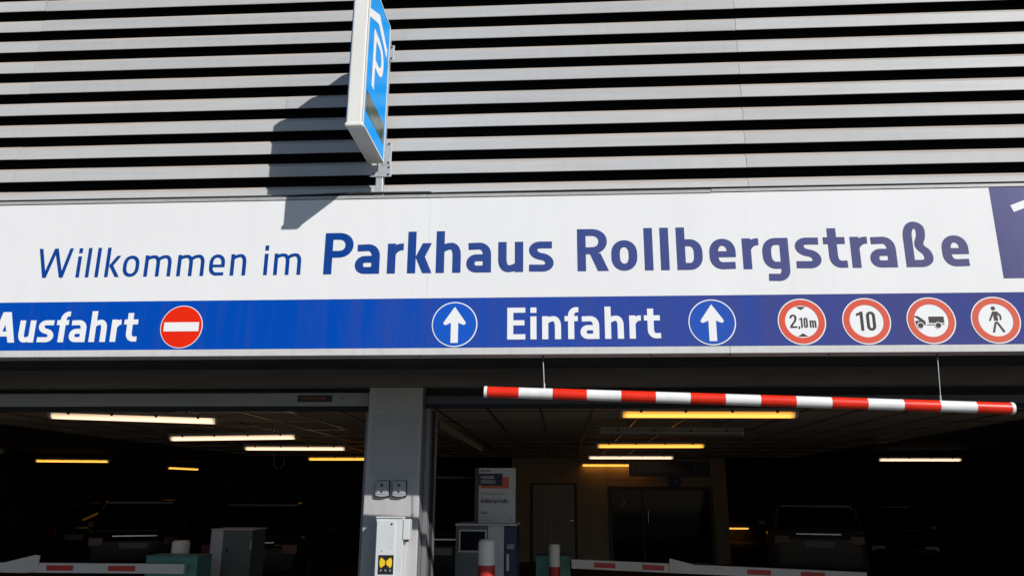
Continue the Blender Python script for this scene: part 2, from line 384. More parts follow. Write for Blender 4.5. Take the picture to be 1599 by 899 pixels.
        r = 0.2; S((w - 0.03, 1 - k), (h, 1 - k, r), (h, .53, r), (w - h, .47, r), (w - h, k, r), (0.0, k))
    elif c == 'C': S((w - 0.02, 1 - k), (h, 1 - k, R), (h, k, R), (w - 0.02, k))
    elif c == 'G': S((w - 0.02, 1 - k), (h, 1 - k, R), (h, k, R), (w - h, k, .05), (w - h, .5), (w * .55, .5))
    elif c == 'g':
        S((h, k, R), (w - h, k), (w - h, X - k), (h, X - k, R), closed=True)
        S((w - h, X), (w - h, -0.285 + k, R * .8), (0.10, -0.285 + k + .01))
    elif c in 'bp':
        stem(0, 0 if c == 'b' else -.28, 1.005 if c == 'b' else X); S((h, X - k), (w - h, X - k, R), (w - h, k, R), (h, k))
    elif c == 'd': stem(w - t, 0, 1.005); S((w - h, X - k), (h, X - k, R), (h, k, R), (w - h, k))
    elif c == 'z': S((0, X - k), (w, X - k)); S((0, k), (w, k)); Pg((0, k), (a, k), (w, X - k), (w - a, X - k))
    elif c == 'ß':
        f = w / .658; T = 1.055
        S((h, 0), (h, T - k, .24), (.385 * f, T - k, .24), (.392 * f, .70, .12), (.315 * f, .57, .10), (.335 * f, .44, .10), (.497 * f, .33, .15), (.497 * f, k, .17), (.20 * f, k))
    elif c == '1': stem(w - t, 0, 1); Pg((0, .76), (0, .90), (w - t * .4, 1.0), (w - t * .4, .87))
    elif c == '2': S((h, .72), (h, 1 - k, R), (w - h, 1 - k, R), (w - h, .58, .16), (h, .12, .05), (h, k)); S((0, k), (w, k))
    elif c == '7': S((0, 1 - k), (w, 1 - k)); Pg((w - a, 1 - k), (w, 1 - k), (w * .5, 0), (w * .5 - a, 0))
    elif c == ',': Pg((0, t), (t, t), (t * .6, -t * .9), (t * .05, -t * .9)); Pg((0, 0), (t, 0), (t, t), (0, t))
    return Q
def union(polys):
    """overlapping polygons -> non-overlapping triangles"""
    vs = []; fs = []
    for q in polys:
        b = len(vs); ar = sum(q[i].x * q[(i + 1) % len(q)].y - q[(i + 1) % len(q)].x * q[i].y for i in range(len(q)))
        if abs(ar) < 1e-9: continue
        if ar < 0: q = q[::-1]
        vs += [Vector(p[:2]) for p in q]; fs.append(list(range(b, b + len(q))))
    ov, oe, of, _, _, orig = delaunay_2d_cdt(vs, [], fs, 1, 1e-6)
    return [[ov[i] for i in f] for f, o in zip(of, orig) if len(o)]
def text_tris(items, cap, t):
    """items: (char, x0, z_base, width_in_metres); result in the board's own metres"""
    out = []
    for c, x, z, w in items:
        for tri in union(glyph(c, w / cap, t)): out.append([(x + p.x * cap, z + p.y * cap) for p in tri])
    return out
WID = dict(i=.2, l=.2, I=.2, r=.40, t=.46, f=.44, m=.86, W=.95, M=.78, k=.55, s=.52, c=.5)
def line_items(s, x, z, cap, gap=.10, f=1.0):
    out = []
    for ch in s:
        if ch == ' ': x += .32 * cap * f; continue
        if ch == '.': continue
        w = WID.get(ch, .56 if ch.islower() else .62) * cap * f
        out.append((ch, x, z, w)); x += w + gap * cap * f
    return out
def plane_y(Y): return lambda u, v: (u, Y, v)
def disc_tris(cx, cz, r0, r1=0.0, n=48):
    out = []
    for i in range(n):
        a, b = 2 * pi * i / n, 2 * pi * (i + 1) / n
        p = lambda r, t: (cx + r * cos(t), cz + r * sin(t))
        if r1 <= 0: out.append([(cx, cz), p(r0, a), p(r0, b)])
        else: out += [[p(r1, a), p(r0, a), p(r0, b)], [p(r1, a), p(r0, b), p(r1, b)]]
    return out
def poly_tris(*polys): return [[tuple(p) for p in t] for t in union([[Vector(p) for p in q] for q in polys])]

# ================================================================== SETTING
struct(MB().box(-60, 60, -60, -2.2, -0.3, -0.14).build('road', 'asphalt'))
struct(MB().box(-60, 60, -2.2, 1.0, -0.3, 0.0).build('pavement', 'paving'))
struct(MB().box(-60, 60, -2.32, -2.2, -0.3, 0.004, 0.01).build('kerb', 'paving'))
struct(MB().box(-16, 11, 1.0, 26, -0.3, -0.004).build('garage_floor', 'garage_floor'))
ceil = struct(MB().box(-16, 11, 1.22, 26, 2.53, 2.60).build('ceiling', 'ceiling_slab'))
px = [-0.78 + .57 * k for k in range(-12, 12)]; py = [1.45 + 1.27 * k for k in range(0, 11)]
pm = None
for i in range(len(px) - 1):
    for j in range(len(py) - 1):
        if pm is None:
            pm = MB().box(.010, .56, .010, 1.26, 0, .022).build('ceiling_panel', 'ceiling_panel', ceil); ob = pm
        else:
            ob = pm.copy(); COL.objects.link(ob); ob.parent = ceil
        ob.location = (px[i], py[j], 2.505 + random.uniform(-.002, .002))
for x in px:
    MB().box(x - .008, x + .008, py[0], py[-1], 2.494, 2.529).build('grid_bar', 'grid_metal', ceil)
for y in py:
    MB().box(px[0], px[-1], y - .008, y + .008, 2.496, 2.527).build('grid_bar', 'grid_metal', ceil)
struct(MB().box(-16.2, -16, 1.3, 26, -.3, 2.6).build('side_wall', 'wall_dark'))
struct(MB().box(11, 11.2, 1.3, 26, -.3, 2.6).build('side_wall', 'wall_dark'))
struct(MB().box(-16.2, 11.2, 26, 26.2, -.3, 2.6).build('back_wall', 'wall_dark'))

# ------------------------------------------------------------------ the garage front
G = empty('parking_garage', (0, .16, 0), 'multi storey car park front with grey metal slats above two dark entrances', 'building')
MB().box(-9.4, 8.4, .288, 26, 2.62, 6.7).build('slat_backing', 'cavity_shade_black', G)
Z0 = 3.638; PT = 0.1732; SY = .22
joints = [-8.95, -3.838, 1.260, 6.36]
xs_all = [-9.4] + joints + [8.4]
k = 0
for row in range(17):
    z = Z0 + PT * row
    bot = z - (.068 if row == 0 else .0987)
    cuts = list(xs_all)
    if row == 4: cuts = [-9.4, -8.95, -3.838, -1.917, 1.260, 6.36, 8.4]
    for a, b in zip(cuts[:-1], cuts[1:]):
        dy = random.uniform(-.0012, .0012); dz = random.uniform(-.0012, .0012)
        prof = [(SY + .026, z + .009), (SY + .0006, z - .0215), (SY, z - .024), (SY, bot + .002), (SY + .001, bot), (SY + .004, bot),
                (SY + .004, bot + .002), (SY + .0025, bot + .002), (SY + .0025, z - .022), (SY + .0275, z + .008)]
        mb = MB(); n_ = max(2, int((b - a) / .42)); np_ = len(prof); V_ = []
        for i_ in range(n_ + 1):
            w_ = random.uniform(-.0007, .0007); v_ = random.uniform(-.0006, .0006)
            V_ += [(a + .0012 + (b - a - .0024) * i_ / n_, y + dy + w_, q + dz + v_) for y, q in prof]
        order = [j for j in range(np_)]
        F_ = [(i_ * np_ + j, i_ * np_ + (j + 1) % np_, (i_ + 1) * np_ + (j + 1) % np_, (i_ + 1) * np_ + j) for j in order for i_ in range(n_)]
        mb.add(V_, F_ + [tuple(range(np_ - 1, -1, -1)), tuple(range(n_ * np_, n_ * np_ + np_))])
        sl_ = mb.build('slat', 'slat_paint' if (row + k) % 3 else 'slat_paint_b', G)
        sl_.data.materials.append(MT['slat_ledge']); [setattr(sl_.data.polygons[i_], 'material_index', 1) for i_ in range(n_)]   # sloping ledge gets a duller, warmer colour
        k += 1
# soffit, beam, pillar
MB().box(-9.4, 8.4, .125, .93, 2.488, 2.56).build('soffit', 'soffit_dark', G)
MB().box(-9.4, 8.4, .93, 1.10, 2.368, 2.618, .004).build('beam', 'beam_concrete', G)
pil = MB().box(-1.408, -1.010, 1.02, 1.46, -.2, 2.366, .006).build('pillar', 'pillar_paint', G)
MB().box(-1.372, -1.035, 1.0175, 1.0215, 1.722, 2.165, .001).build('cover_plate', 'patch_paint', pil)
MB().box(-9.4, -6.95, 1.02, 1.46, -.2, 2.366, .006).build('pillar', 'pillar_paint', G)
MB().box(6.1, 8.4, 1.02, 1.46, -.2, 2.366, .006).build('pillar', 'pillar_paint', G)
MB().box(-9.4, 8.4, .125, .286, 3.30, 3.40).build('fascia_support', 'soffit_dark', G)

# ------------------------------------------------------------------ folded flashing strips over the board
for i, (a, b, za, zb, zz, lab) in enumerate([(-8.0, -3.74, 3.452, 3.452, .02, 'grey folded flashing strip above the board at its far left end'),
                            (-3.737, -.84, 3.452, 3.450, .02, 'grey folded flashing strip above the board left of the projecting sign'),
                            (-.838, .966, 3.450, 3.448, .019, 'short grey folded flashing strip right of the projecting sign post'),
                            (.969, 7.2, 3.452, 3.452, .019, 'long grey folded flashing strip above the word Rollbergstraße')]):
    m = MB()
    m.add([(a, -.006, za), (b, -.006, zb), (b, -.006, zb + zz), (a, -.006, za + zz), (a, .12, za + zz + .012), (b, .12, zb + zz + .012),
           (a, .12, za + zz + .009), (b, .12, zb + zz + .009), (a, -.003, za + zz - .003), (b, -.003, zb + zz - .003), (a, -.003, za), (b, -.003, zb)],
          [(0, 1, 2, 3), (3, 2, 5, 4), (4, 5, 7, 6), (6, 7, 9, 8), (8, 9, 11, 10), (10, 11, 1, 0)])
    f = m.build('flashing_strip', 'flashing')
    tag(f, lab, 'flashing', 'flashing strips above the board')
f = MB().box(-8, 7.2, .170, .218, 3.5560, 3.5598).build('flashing_strip', 'flashing')
tag(f, 'long grey sill strip under the lowest slat, above the white board', 'flashing', 'flashing strips above the board')
# loose sealing cable lying in the gap
pts = [(-4.2, .06, 3.495), (-3.0, .055, 3.492), (-1.9, .05, 3.494), (-1.3, .04, 3.505), (-.83, .035, 3.499), (-.8, .05, 3.488), (.4, .06, 3.490), (2.2, .06, 3.492), (5, .06, 3.492)]
tag(MB().path(pts, .009, 8).build('sealing_cord', 'rubber_black'), 'thin black sealing cord lying along the gap above the white board', 'cord')

# ------------------------------------------------------------------ the big welcome board
B = empty('welcome_board', (0, 0, 2.42), 'wide white and blue board reading Willkommen im Parkhaus Rollbergstraße across the facade', 'sign board')
edges = [-7.15, -2.93, -.82, 3.40, 7.15]
for a, b in zip(edges[:-1], edges[1:]):
    MB().box(a + .0004, b - .0004, 0, .03, 2.780, 3.449, .0004).build('panel', 'white_sheet', B)
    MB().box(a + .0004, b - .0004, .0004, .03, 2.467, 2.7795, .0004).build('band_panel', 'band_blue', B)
tj = [-7.2, -4.9, -3.28, 1.015, 5.2, 7.2]
for a, b in zip(tj[:-1], tj[1:]):
    MB().box(a + .0008, b - .0008, -.006, .12, 2.422, 2.465, .003).build('bottom_trim', 'trim_metal', B)
MB().box(-7.15, 7.15, .031, .10, 2.466, 3.446).build('back_frame', 'soffit_dark', B)
for x in (-3.27, -.86, -.1, .55, 1.02, 1.6, 2.75):
    MB().tube((x, .03, 2.4225), (x, .03, 2.4165), .006, n=8).build('screw', 'bolt_dark', B)
YP = -.0018
ZB = 2.943
W1 = [('W', -3.392, .233), ('i', -3.120, .024), ('l', -3.057, .024), ('l', -2.993, .024), ('k', -2.928, .099), ('o', -2.810, .107), ('m', -2.667, .178), ('m', -2.449, .178), ('e', -2.238, .102), ('n', -2.098, .102)]
W2 = [('i', -1.879, .024), ('m', -1.814, .176)]
W3 = [('P', -1.490, .185), ('a', -1.289, .158), ('r', -1.082, .102), ('k', -.953, .156), ('h', -.771, .157), ('a', -.578, .156), ('u', -.377, .157), ('s', -.183, .153)]
W4 = [('R', .119, .193), ('o', .330, .159), ('l', .534, .052), ('l', .633, .052), ('b', .733, .157), ('e', .933, .159), ('r', 1.134, .100), ('g', 1.255, .158), ('s', 1.454, .151), ('t', 1.626, .132), ('r', 1.787, .102), ('a', 1.898, .156), ('ß', 2.106, .181), ('e', 2.326, .155)]
for nm, W, cap, t in (('Willkommen', W1, .198, .122), ('im', W2, .198, .122), ('Parkhaus', W3, .275, .190), ('Rollbergstraße', W4, .275, .190)):
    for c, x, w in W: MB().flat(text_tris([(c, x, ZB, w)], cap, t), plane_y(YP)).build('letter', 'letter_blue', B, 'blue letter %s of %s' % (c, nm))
A1 = [('A', -3.612, .156), ('u', -3.437, .106), ('s', -3.309, .105), ('f', -3.192, .082), ('a', -3.102, .109), ('h', -2.968, .109), ('r', -2.830, .062), ('t', -2.749, .092)]
E1 = [('E', -.318, .111), ('i', -.176, .038), ('n', -.104, .115), ('f', .033, .085), ('a', .129, .114), ('h', .277, .114), ('r', .425, .071), ('t', .514, .098)]
for nm, W, z in (('Ausfahrt', A1, 2.518), ('Einfahrt', E1, 2.515)):
    for c, x, w in W: MB().flat(text_tris([(c, x, z, w)], .199, .188), plane_y(YP)).build('letter', 'film_white', B, 'white letter %s of %s' % (c, nm))
# roundels
def roundel(x, z, r, name, label):
    return MB().flat(disc_tris(x, z, r), plane_y(-.0012)).build(name, 'film_white', B, label)
def lay(parent, name, tris, m, lvl=1): return MB().flat(tris, plane_y(-.0012 - .0010 * lvl)).build(name, m, parent)
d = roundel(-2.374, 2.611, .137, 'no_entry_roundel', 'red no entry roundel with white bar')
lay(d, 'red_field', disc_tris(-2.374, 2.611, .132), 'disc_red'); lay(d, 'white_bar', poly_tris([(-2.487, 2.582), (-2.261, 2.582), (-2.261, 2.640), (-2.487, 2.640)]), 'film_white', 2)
for x, lab in ((-.643, 'blue ahead arrow roundel left of Einfahrt'), (.922, 'blue ahead arrow roundel right of Einfahrt')):
    d = roundel(x, 2.6125, .1415, 'arrow_roundel', lab)
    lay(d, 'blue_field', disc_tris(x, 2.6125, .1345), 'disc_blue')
    A = [(0, .78), (.10, .64), (.46, .12), (.49, .06), (.47, .0), (.40, -.03), (.33, -.01), (.16, .07), (.16, -.82), (-.16, -.82), (-.16, .07), (-.33, -.01), (-.40, -.03), (-.47, .0), (-.49, .06), (-.46, .12), (-.10, .64)]
    lay(d, 'arrow', poly_tris([(x + p * .1415, 2.6125 + q * .1415) for p, q in A]), 'film_white', 2)
def ring(x, name, lab):
    d = roundel(x, 2.6115, .1415, name, lab)
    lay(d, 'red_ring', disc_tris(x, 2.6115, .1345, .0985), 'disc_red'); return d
def art(polys, x, r=.1415, s=1.0): return poly_tris(*[[(x + p * r * s, 2.6115 + q * r * s) for p, q in P] for P in polys])
x = 1.452; d = ring(x, 'height_limit_roundel', 'red ringed roundel reading 2,10 m')
R_ = .1415
T = text_tris([('2', x - .50 * R_, 2.6115 - .27 * R_, .29 * R_)], .58 * R_, .145) + text_tris([(',', x - .155 * R_, 2.6115 - .27 * R_, .07 * R_)], .44 * R_, .16)
T += text_tris([('1', x - .10 * R_, 2.6115 - .27 * R_, .125 * R_), ('0', x + .075 * R_, 2.6115 - .27 * R_, .165 * R_)], .44 * R_, .145)
T += text_tris([('m', x + .32 * R_, 2.6115 - .27 * R_, .27 * R_)], .44 * R_, .15)
lay(d, 'figures', T, 'disc_black'); lay(d, 'wedges', art([[(-.21, .645), (.21, .645), (0, .50)], [(-.21, -.645), (0, -.50), (.21, -.645)]], x), 'disc_black')
x = 1.830; d = ring(x, 'speed_limit_roundel', 'red ringed roundel reading 10')
lay(d, 'figures', text_tris([('1', x - .40 * R_, 2.6115 - .41 * R_, .27 * R_), ('0', x + .0 * R_, 2.6115 - .41 * R_, .37 * R_)], .82 * R_, .15), 'disc_black')
x = 2.204; d = ring(x, 'trailer_ban_roundel', 'red ringed roundel with car and trailer')
circ = lambda cx, cz, r, n=20: [(cx + r * cos(2 * pi * i / n), cz + r * sin(2 * pi * i / n)) for i in range(n)]
lay(d, 'vehicle', art([[(-.66, .20), (-.53, .20), (-.49, .17), (-.27, .0), (-.235, -.06), (-.25, -.195), (-.62, -.195), (-.66, -.01), (-.46, .0), (-.62, .14), (-.66, .14)],
                       [(-.10, .17), (.52, .17), (.52, -.10), (-.10, -.10)], [(-.20, -.165), (.52, -.145), (.52, -.185), (-.20, -.20)]], x), 'disc_black')
for wx in (-.46, .26):
    lay(d, 'wheel_rim', art([circ(wx, -.21, .145)], x), 'film_white', 2); lay(d, 'wheel', art([circ(wx, -.21, .11)], x), 'disc_black', 3)
x = 2.574; d = ring(x, 'no_pedestrians_roundel', 'red ringed roundel with walking figure')
lay(d, 'walker', art([circ(-.045, .50, .088), [(-.09, .37), (.07, .37), (.10, -.03), (-.07, -.03)],
                      [(-.09, .37), (-.04, .30), (-.22, -.05), (-.28, -.02)], [(.03, .37), (.10, .36), (.24, .20), (.235, -.0), (.165, -.0), (.165, .17), (.02, .28)],
                      [(-.06, -.09), (.03, -.06), (-.11, -.53), (-.20, -.53)], [(-.02, -.07), (.07, -.07), (.32, -.50), (.23, -.53)]], x), 'disc_black')
# dark corner field with the start of a numeral
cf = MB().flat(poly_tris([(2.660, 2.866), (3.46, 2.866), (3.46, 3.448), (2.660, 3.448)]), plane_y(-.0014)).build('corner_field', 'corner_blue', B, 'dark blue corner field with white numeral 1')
MB().flat(poly_tris([(2.768, 3.328), (2.97, 3.405), (3.06, 3.405), (3.06, 2.92), (2.96, 2.92), (2.96, 3.35), (2.783, 3.285)]), plane_y(-.0026)).build('numeral', 'film_white', cf)

# ------------------------------------------------------------------ projecting parking sign
S = empty('projecting_sign', (-1.19, 0, 3.66), 'narrow blue and white parking sign sticking out from the slats, with roofed letter P', 'sign')
xr, xl, yf, zb, zt = -1.142, -1.247, -.545, 3.700, 4.712
bm = bmesh.new(); bmesh.ops.create_cube(bm, size=1.0)
for v in bm.verts: v.co = Vector(((xl + xr) / 2 + v.co.x * (xr - xl - .004), (yf + 0) / 2 + v.co.y * (-yf), (zb + zt) / 2 + v.co.z * (zt - zb)))
ed = [e for e in bm.edges if all(abs(v.co.y - yf) < 1e-5 for v in e.verts)]
bmesh.ops.bevel(bm, geom=ed, offset=.014, segments=3, affect='EDGES', profile=.5)
MB().bm(bm).build('casing', 'sign_white', S)
MB().box(xl + .008, xr - .008, yf + .03, -.004, zb - .004, zb + .002).build('bottom_cover', 'sign_grey', S)
MB().box(xl - .003, xr + .003, yf - .006, yf + .028, zb - .012, zb + .016, .010).build('corner_cap', 'sign_white', S)
for sx, xx, s in ((1, xr, 1), (-1, xl, -1)):
    MB().box(min(xx - .004 * s, xx + .001 * s), max(xx - .004 * s, xx + .001 * s), yf + .012, -.008, zb + .010, zt - .010).build('face_panel', 'sign_blue', S)
    fx = (lambda u, v, s=s, xx=xx: (xx + .0022 * s, u if s > 0 else -.545 - u, v))
    f2 = poly_tris([(-.552 + .015, 4.435), (-.31, 4.529), (-.067, 4.428), (-.06, 4.494), (-.298, 4.604), (-.537, 4.492)])
    MB().flat(f2, fx).build('roof_symbol', 'film_white', S)
    P_ = [(x_ - .405, z_) for x_, z_ in []]
    MB().flat(text_tris([('P', -.408, 4.035, .272)], .400, .155), fx).build('letter_symbol', 'film_white', S)
    dd = MB().box(min(xx, xx + .003 * s), max(xx, xx + .003 * s), -.507, -.046, 3.815, 3.952, .001).build('display_window', 'display_dark', S)
for y0, y1, z0, z1 in ((yf, 0, zb, zb + .010), (yf, 0, zt - .010, zt), (yf, yf + .012, zb + .0102, zt - .0102), (-.008, 0, zb + .0102, zt - .0102)):
    MB().box(xr - .003, xr + .0035, y0 - .001, y1, z0, z1).build('face_frame', 'sign_white', S)
pst = MB().box(-1.199, -1.151, .052, .098, 3.46, 4.68, .003).build('post', 'galvanised', S)
for z0, z1, x0, x1 in ((4.483, 4.600, -1.205, -1.116), (3.706, 3.872, -1.160, -1.100), (3.622, 3.704, -1.242, -1.096)):
    bp = MB().box(x0, x1, .046, .0505, z0, z1, .001).build('bracket_plate', 'galvanised', S)
    for bx, bz in ((x1 - .018, z0 + .016), (x1 - .018, z1 - .016)) + (((x0 + .03, z0 + .02),) if z0 < 3.65 else ()):
        MB().tube((bx, .047, bz), (bx, .040, bz), .0065, n=10).build('bolt', 'bolt_dark', bp)
for z0, z1 in ((4.52, 4.56), (3.74, 3.78)):
    MB().box(-1.21, -1.18, .0003, .0515, z0, z1).build('spacer', 'galvanised', S)

# ------------------------------------------------------------------ hanging clearance bar
a = Vector((-.452, .05, 2.2030)); b = Vector((2.612, .05, 2.0985)); R0 = .0335
C = empty('clearance_bar', tuple((a + b) / 2), 'red and white striped height limit bar hanging from wires under the board', 'height bar')
MB().tube(a, b, R0, n=28).build('tube', 'bar_white', C)
for i in range(0, 15, 2):
    p = a.lerp(b, i / 15 + (.003 if i == 0 else 0)); q = a.lerp(b, (i + 1) / 15 - (.003 if i == 14 else 0))
    MB().tube(p, q, R0 + .0007, n=28).build('red_band', 'bar_red', C)
d_ = (b - a).normalized()
for e, s in ((a, -1), (b, 1)):
    MB().tube(e - d_ * .012 * s, e + d_ * .006 * s, R0 + .002, n=28).build('end_cap', 'bar_white', C)
for x0, x1 in ((-.101, -.094), (2.236, 2.219)):
    t_ = (x1 - a.x) / (b.x - a.x); zb_ = a.lerp(b, t_).z + R0
    w = MB().tube((x0, .05, 2.42), (x1, .05, zb_ - .002), .0028, n=8).build('wire', 'wire_steel', C)
    MB().tube((x0, .05, 2.424), (x0 + .001, .05, 2.385), .006, .004, n=8).build('hook', 'bolt_dark', w)
    MB().tube((x1, .05, zb_ + .03), (x1, .05, zb_ - .003), .0055, n=8).build('eyelet', 'wire_steel', w)

# ------------------------------------------------------------------ sectional door gear
D = empty('sectional_door', (-4.2, 1.12, 0), 'rolled away door of the left entrance showing its grey header with maker plate', 'garage door')
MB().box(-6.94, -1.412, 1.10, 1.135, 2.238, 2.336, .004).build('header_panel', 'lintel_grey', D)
MB().box(-6.94, -1.412, 1.136, 1.20, 2.208, 2.60).build('seal', 'rubber_black', D)
pl = MB().box(-1.973, -1.708, 1.0965, 1.1005, 2.268, 2.318, .001).build('maker_plate', 'plate_black', D)
MB().flat(text_tris(line_items('HÖRMANN', -1.945, 2.281, .026, .12, 1.37), .026, .17), plane_y(1.0955)).build('lettering', 'plate_orange', pl)
MB().tube((-1.635, 1.097, 2.297), (-1.635, 1.101, 2.297), .007, n=10).build('bolt', 'bolt_dark', D)
MB().box(-1.47, -1.412, 1.21, 1.40, 0, 2.23).build('guide_rail', 'rail_metal', D)
D2 = empty('sectional_door', (2.5, 1.12, 0), 'rolled away door of the right entrance with header coloured dark for shade and bright steel guide', 'garage door')
MB().box(-1.006, 6.09, 1.10, 1.135, 2.250, 2.312, .004).build('header_panel', 'lintel_shaded', D2)
MB().box(-1.006, 6.09, 1.136, 1.20, 2.226, 2.60).build('seal', 'rubber_black', D2)
MB().box(-1.006, -.972, 1.16, 1.30, -.004, 2.245, .003).build('guide_rail', 'rail_metal', D2)
MB().box(-.970, -.952, 1.305, 1.40, -.004, 2.225, .003).build('guide_rail', 'rail_metal', D2)
MB().box(-.9715, -.9525, 1.27, 1.303, -.004, 2.22).build('seal', 'rubber_black', D2)
m = MB()
m.box(-1.000, -.945, 1.47, 4.9, 2.105, 2.112).box(-1.000, -.996, 1.47, 4.9, 2.1125, 2.165).box(-.949, -.945, 1.47, 4.9, 2.1125, 2.165)
m.build('horizontal_track', 'track_metal', D2)
MB().box(-1.0095, -1.0065, 1.03, 1.158, -.004, 2.36).build('side_shade_strip', 'rail_metal', D2)  # added dark strip, puts the shade of the pillar's side into colour

# ------------------------------------------------------------------ on the pillar
def key_switch(x, lab):
    K = empty('key_switch', (x, 1.02, 1.64), lab, 'key switch', 'key switches on the pillar')
    pr = [(-.046, .054), (.046, .054), (.046, -.046), (.03, -.052), (0, -.055), (-.03, -.052), (-.046, -.046)]
    MB().prism_y([(x + u, 1.64 + v) for u, v in pr], .988, 1.0175).build('case', 'switch_grey', K)
    MB().box(x - .038, x + .038, .984, .9885, 1.602, 1.686, .002).build('front_plate', 'switch_grey', K)
    MB().tube((x - .002, .985, 1.663), (x - .002, .978, 1.663), .010, n=14).build('key_cylinder', 'bolt_dark', K)
    MB().tube((x - .002, .985, 1.620), (x - .002, .980, 1.620), .0075, n=14).build('push_button', 'bolt_dark', K)
    MB().box(x - .05, x + .05, 1.004, 1.019, 1.583, 1.698, .003).build('rear_frame', 'rubber_black', K)
    return K
key_switch(-1.271, 'left of two small grey key switches on the pillar above the card reader')
key_switch(-1.149, 'right of two small grey key switches on the pillar above the card reader')
K = empty('card_reader', (-1.18, 1.02, .6), 'pale grey card reader box with yellow and black label on the pillar', 'card reader')
MB().box(-1.276, -1.086, .874, 1.0185, .60, 1.442, .004).build('case', 'reader_paint', K)
MB().box(-1.280, -1.084, .866, 1.018, 1.4425, 1.452, .003).build('lid', 'reader_paint', K)
fp = MB().box(-1.268, -1.138, .866, .8735, .62, 1.425, .003).build('front_plate', 'reader_paint', K)
MB().tube((-1.165, .8665, 1.404), (-1.165, .863, 1.404), .007, n=12).build('lock', 'bolt_dark', fp)
MB().tube((-1.226, .8665, 1.228), (-1.226, .864, 1.228), .006, n=10).build('rivet', 'switch_grey', fp)
for z in (1.255, 1.275, 1.295, 1.315):
    MB().box(-1.178, -1.155 + (z - 1.255) * .2, .8645, .8662, z, z + .010, .0005).build('embossed_mark', 'reader_paint', fp)
lb = MB().box(-1.247, -1.141, .8640, .8665, 1.078, 1.202, .0005).build('label', 'label_black', K)
def fan(cx, cz, s):
    pts = [(cx + s * .004, cz + .012), (cx + s * .030, cz + .033)]
    pts += [(cx + s * (.030 + .013 * sin(t * pi / 8)), cz + .033 * cos(t * pi / 8)) for t in range(1, 8)]
    pts += [(cx + s * .030, cz - .033), (cx + s * .004, cz - .012)]
    return pts
MB().flat(poly_tris(fan(-1.194, 1.153, -1), fan(-1.194, 1.153, 1)), plane_y(.8630)).build('antenna_symbol', 'label_yellow', lb)
MB().flat(poly_tris(*[[(x_, 1.098), (x_ + .012, 1.098), (x_ + .012, 1.110), (x_, 1.110)] for x_ in (-1.232, -1.200, -1.168)]), plane_y(.8630)).build('small_print', 'board_grey', lb)
sb = MB().box(-1.0855, -1.040, .868, .955, 1.302, 1.436, .004).build('side_lid', 'reader_paint', K)
MB().box(-1.077, -1.052, .895, .925, 1.287, 1.3015, .002).build('slot_edge', 'bolt_dark', sb)

# ------------------------------------------------------------------ fluorescent lamps
def lamp(p0, p1, kind, label):
    a = Vector(p0); b = Vector(p1); c = (a + b) / 2; L = (b - a).length; dv = (b - a).normalized()
    o = empty('fluorescent_lamp', tuple(c), label, 'lamp', 'tube lamps under the garage ceiling')
    px_ = dv; pyv = Vector((-dv.y, dv.x, 0)).normalized(); pz = px_.cross(pyv)
    def sweep(prof, u0, u1, name, m, smooth=False):
        n = len(prof); mb = MB()
        vs = [c + px_ * u + pyv * y + pz * z for u in (u0, u1) for y, z in prof]
        mb.add(vs, [(i, (i + 1) % n, n + (i + 1) % n, n + i) for i in range(n)], smooth); mb.add(vs, [tuple(range(n)), tuple(range(2 * n - 1, n - 1, -1))])
        return mb.build(name, m, o)
    half = [(.052 * cos(t * pi / 8), -.055 * sin(t * pi / 8)) for t in range(9)]
    sweep(half[::1], -L / 2 + .03, L / 2 - .03, 'diffuser', {'warm': 'lamp_warm', 'yellow': 'lamp_yellow', 'off': 'lamp_off'}[kind], True)
    sweep([(-.058, .002), (.058, .002), (.048, .042), (-.048, .042)], -L / 2, L / 2, 'housing', 'lamp_housing')
    for u in (-L / 2, L / 2 - .029): sweep([(y * 1.06, z * 1.06) for y, z in half], u, u + .029, 'end_cap', 'lamp_cap')
    for u in (-.38, -.13, .13, .38):
        sweep([(-.064, -.012), (-.0585, -.012), (-.0585, .016), (-.064, .016)], u * L - .012, u * L + .012, 'clip', 'clip_dark')
    for u in (-.3, .3):
        if c.z < 2: break
        p = c + px_ * u * L + pz * .04; MB().tube(p, (p.x, p.y, 2.50), .005, n=6).build('hanger', 'clip_dark', o)
    return o
Zt = 2.37
lamp((-5.22, 3.03, 2.385), (-3.60, 3.40, 2.36), 'warm', 'nearest and longest warm white tube lamp in the left entrance, tilted down to the right')
lamp((-5.30, 5.72, 2.34), (-3.45, 5.50, 2.35), 'warm', 'second warm white tube lamp in the left entrance, behind the nearest one')
lamp((-5.28, 8.20, 2.355), (-3.53, 8.20, 2.355), 'warm', 'third warm white tube lamp in the left entrance, just above the yellow one')
lamp((-5.55, 12.40, Zt), (-3.85, 12.30, Zt), 'yellow', 'yellow tube lamp in the left entrance running behind the grey pillar')
lamp((-12.72, 13.75, Zt), (-10.99, 14.0, Zt), 'yellow', 'lone yellow tube lamp deep inside near the left edge of the photo')
lamp((-11.9, 18.6, Zt), (-11.6, 20.0, Zt), 'yellow', 'farthest short looking yellow lamp, end on, in the left entrance')
lamp((-12.2, 9.72, Zt), (-10.62, 9.74, Zt), 'yellow', 'yellow tube lamp cut off by the left edge of the photo')
lamp((.56, 2.83, Zt), (2.24, 2.89, Zt), 'yellow', 'nearest yellow tube lamp right behind the striped bar')
lamp((.49, 5.02, Zt), (2.24, 5.15, Zt), 'off', 'unlit grey tube lamp between two yellow ones in the right entrance')
lamp((.548, 7.66, Zt), (2.23, 7.62, Zt), 'yellow', 'yellow tube lamp below the unlit one in the right entrance')
lamp((.542, 11.47, Zt), (2.29, 11.44, Zt), 'warm', 'pale warm tube lamp above the hanging Ladenpassage sign')
lamp((.51, 15.50, Zt), (2.25, 15.50, Zt), 'yellow', 'yellow lamp against the beige wall, half hidden by the hanging sign')
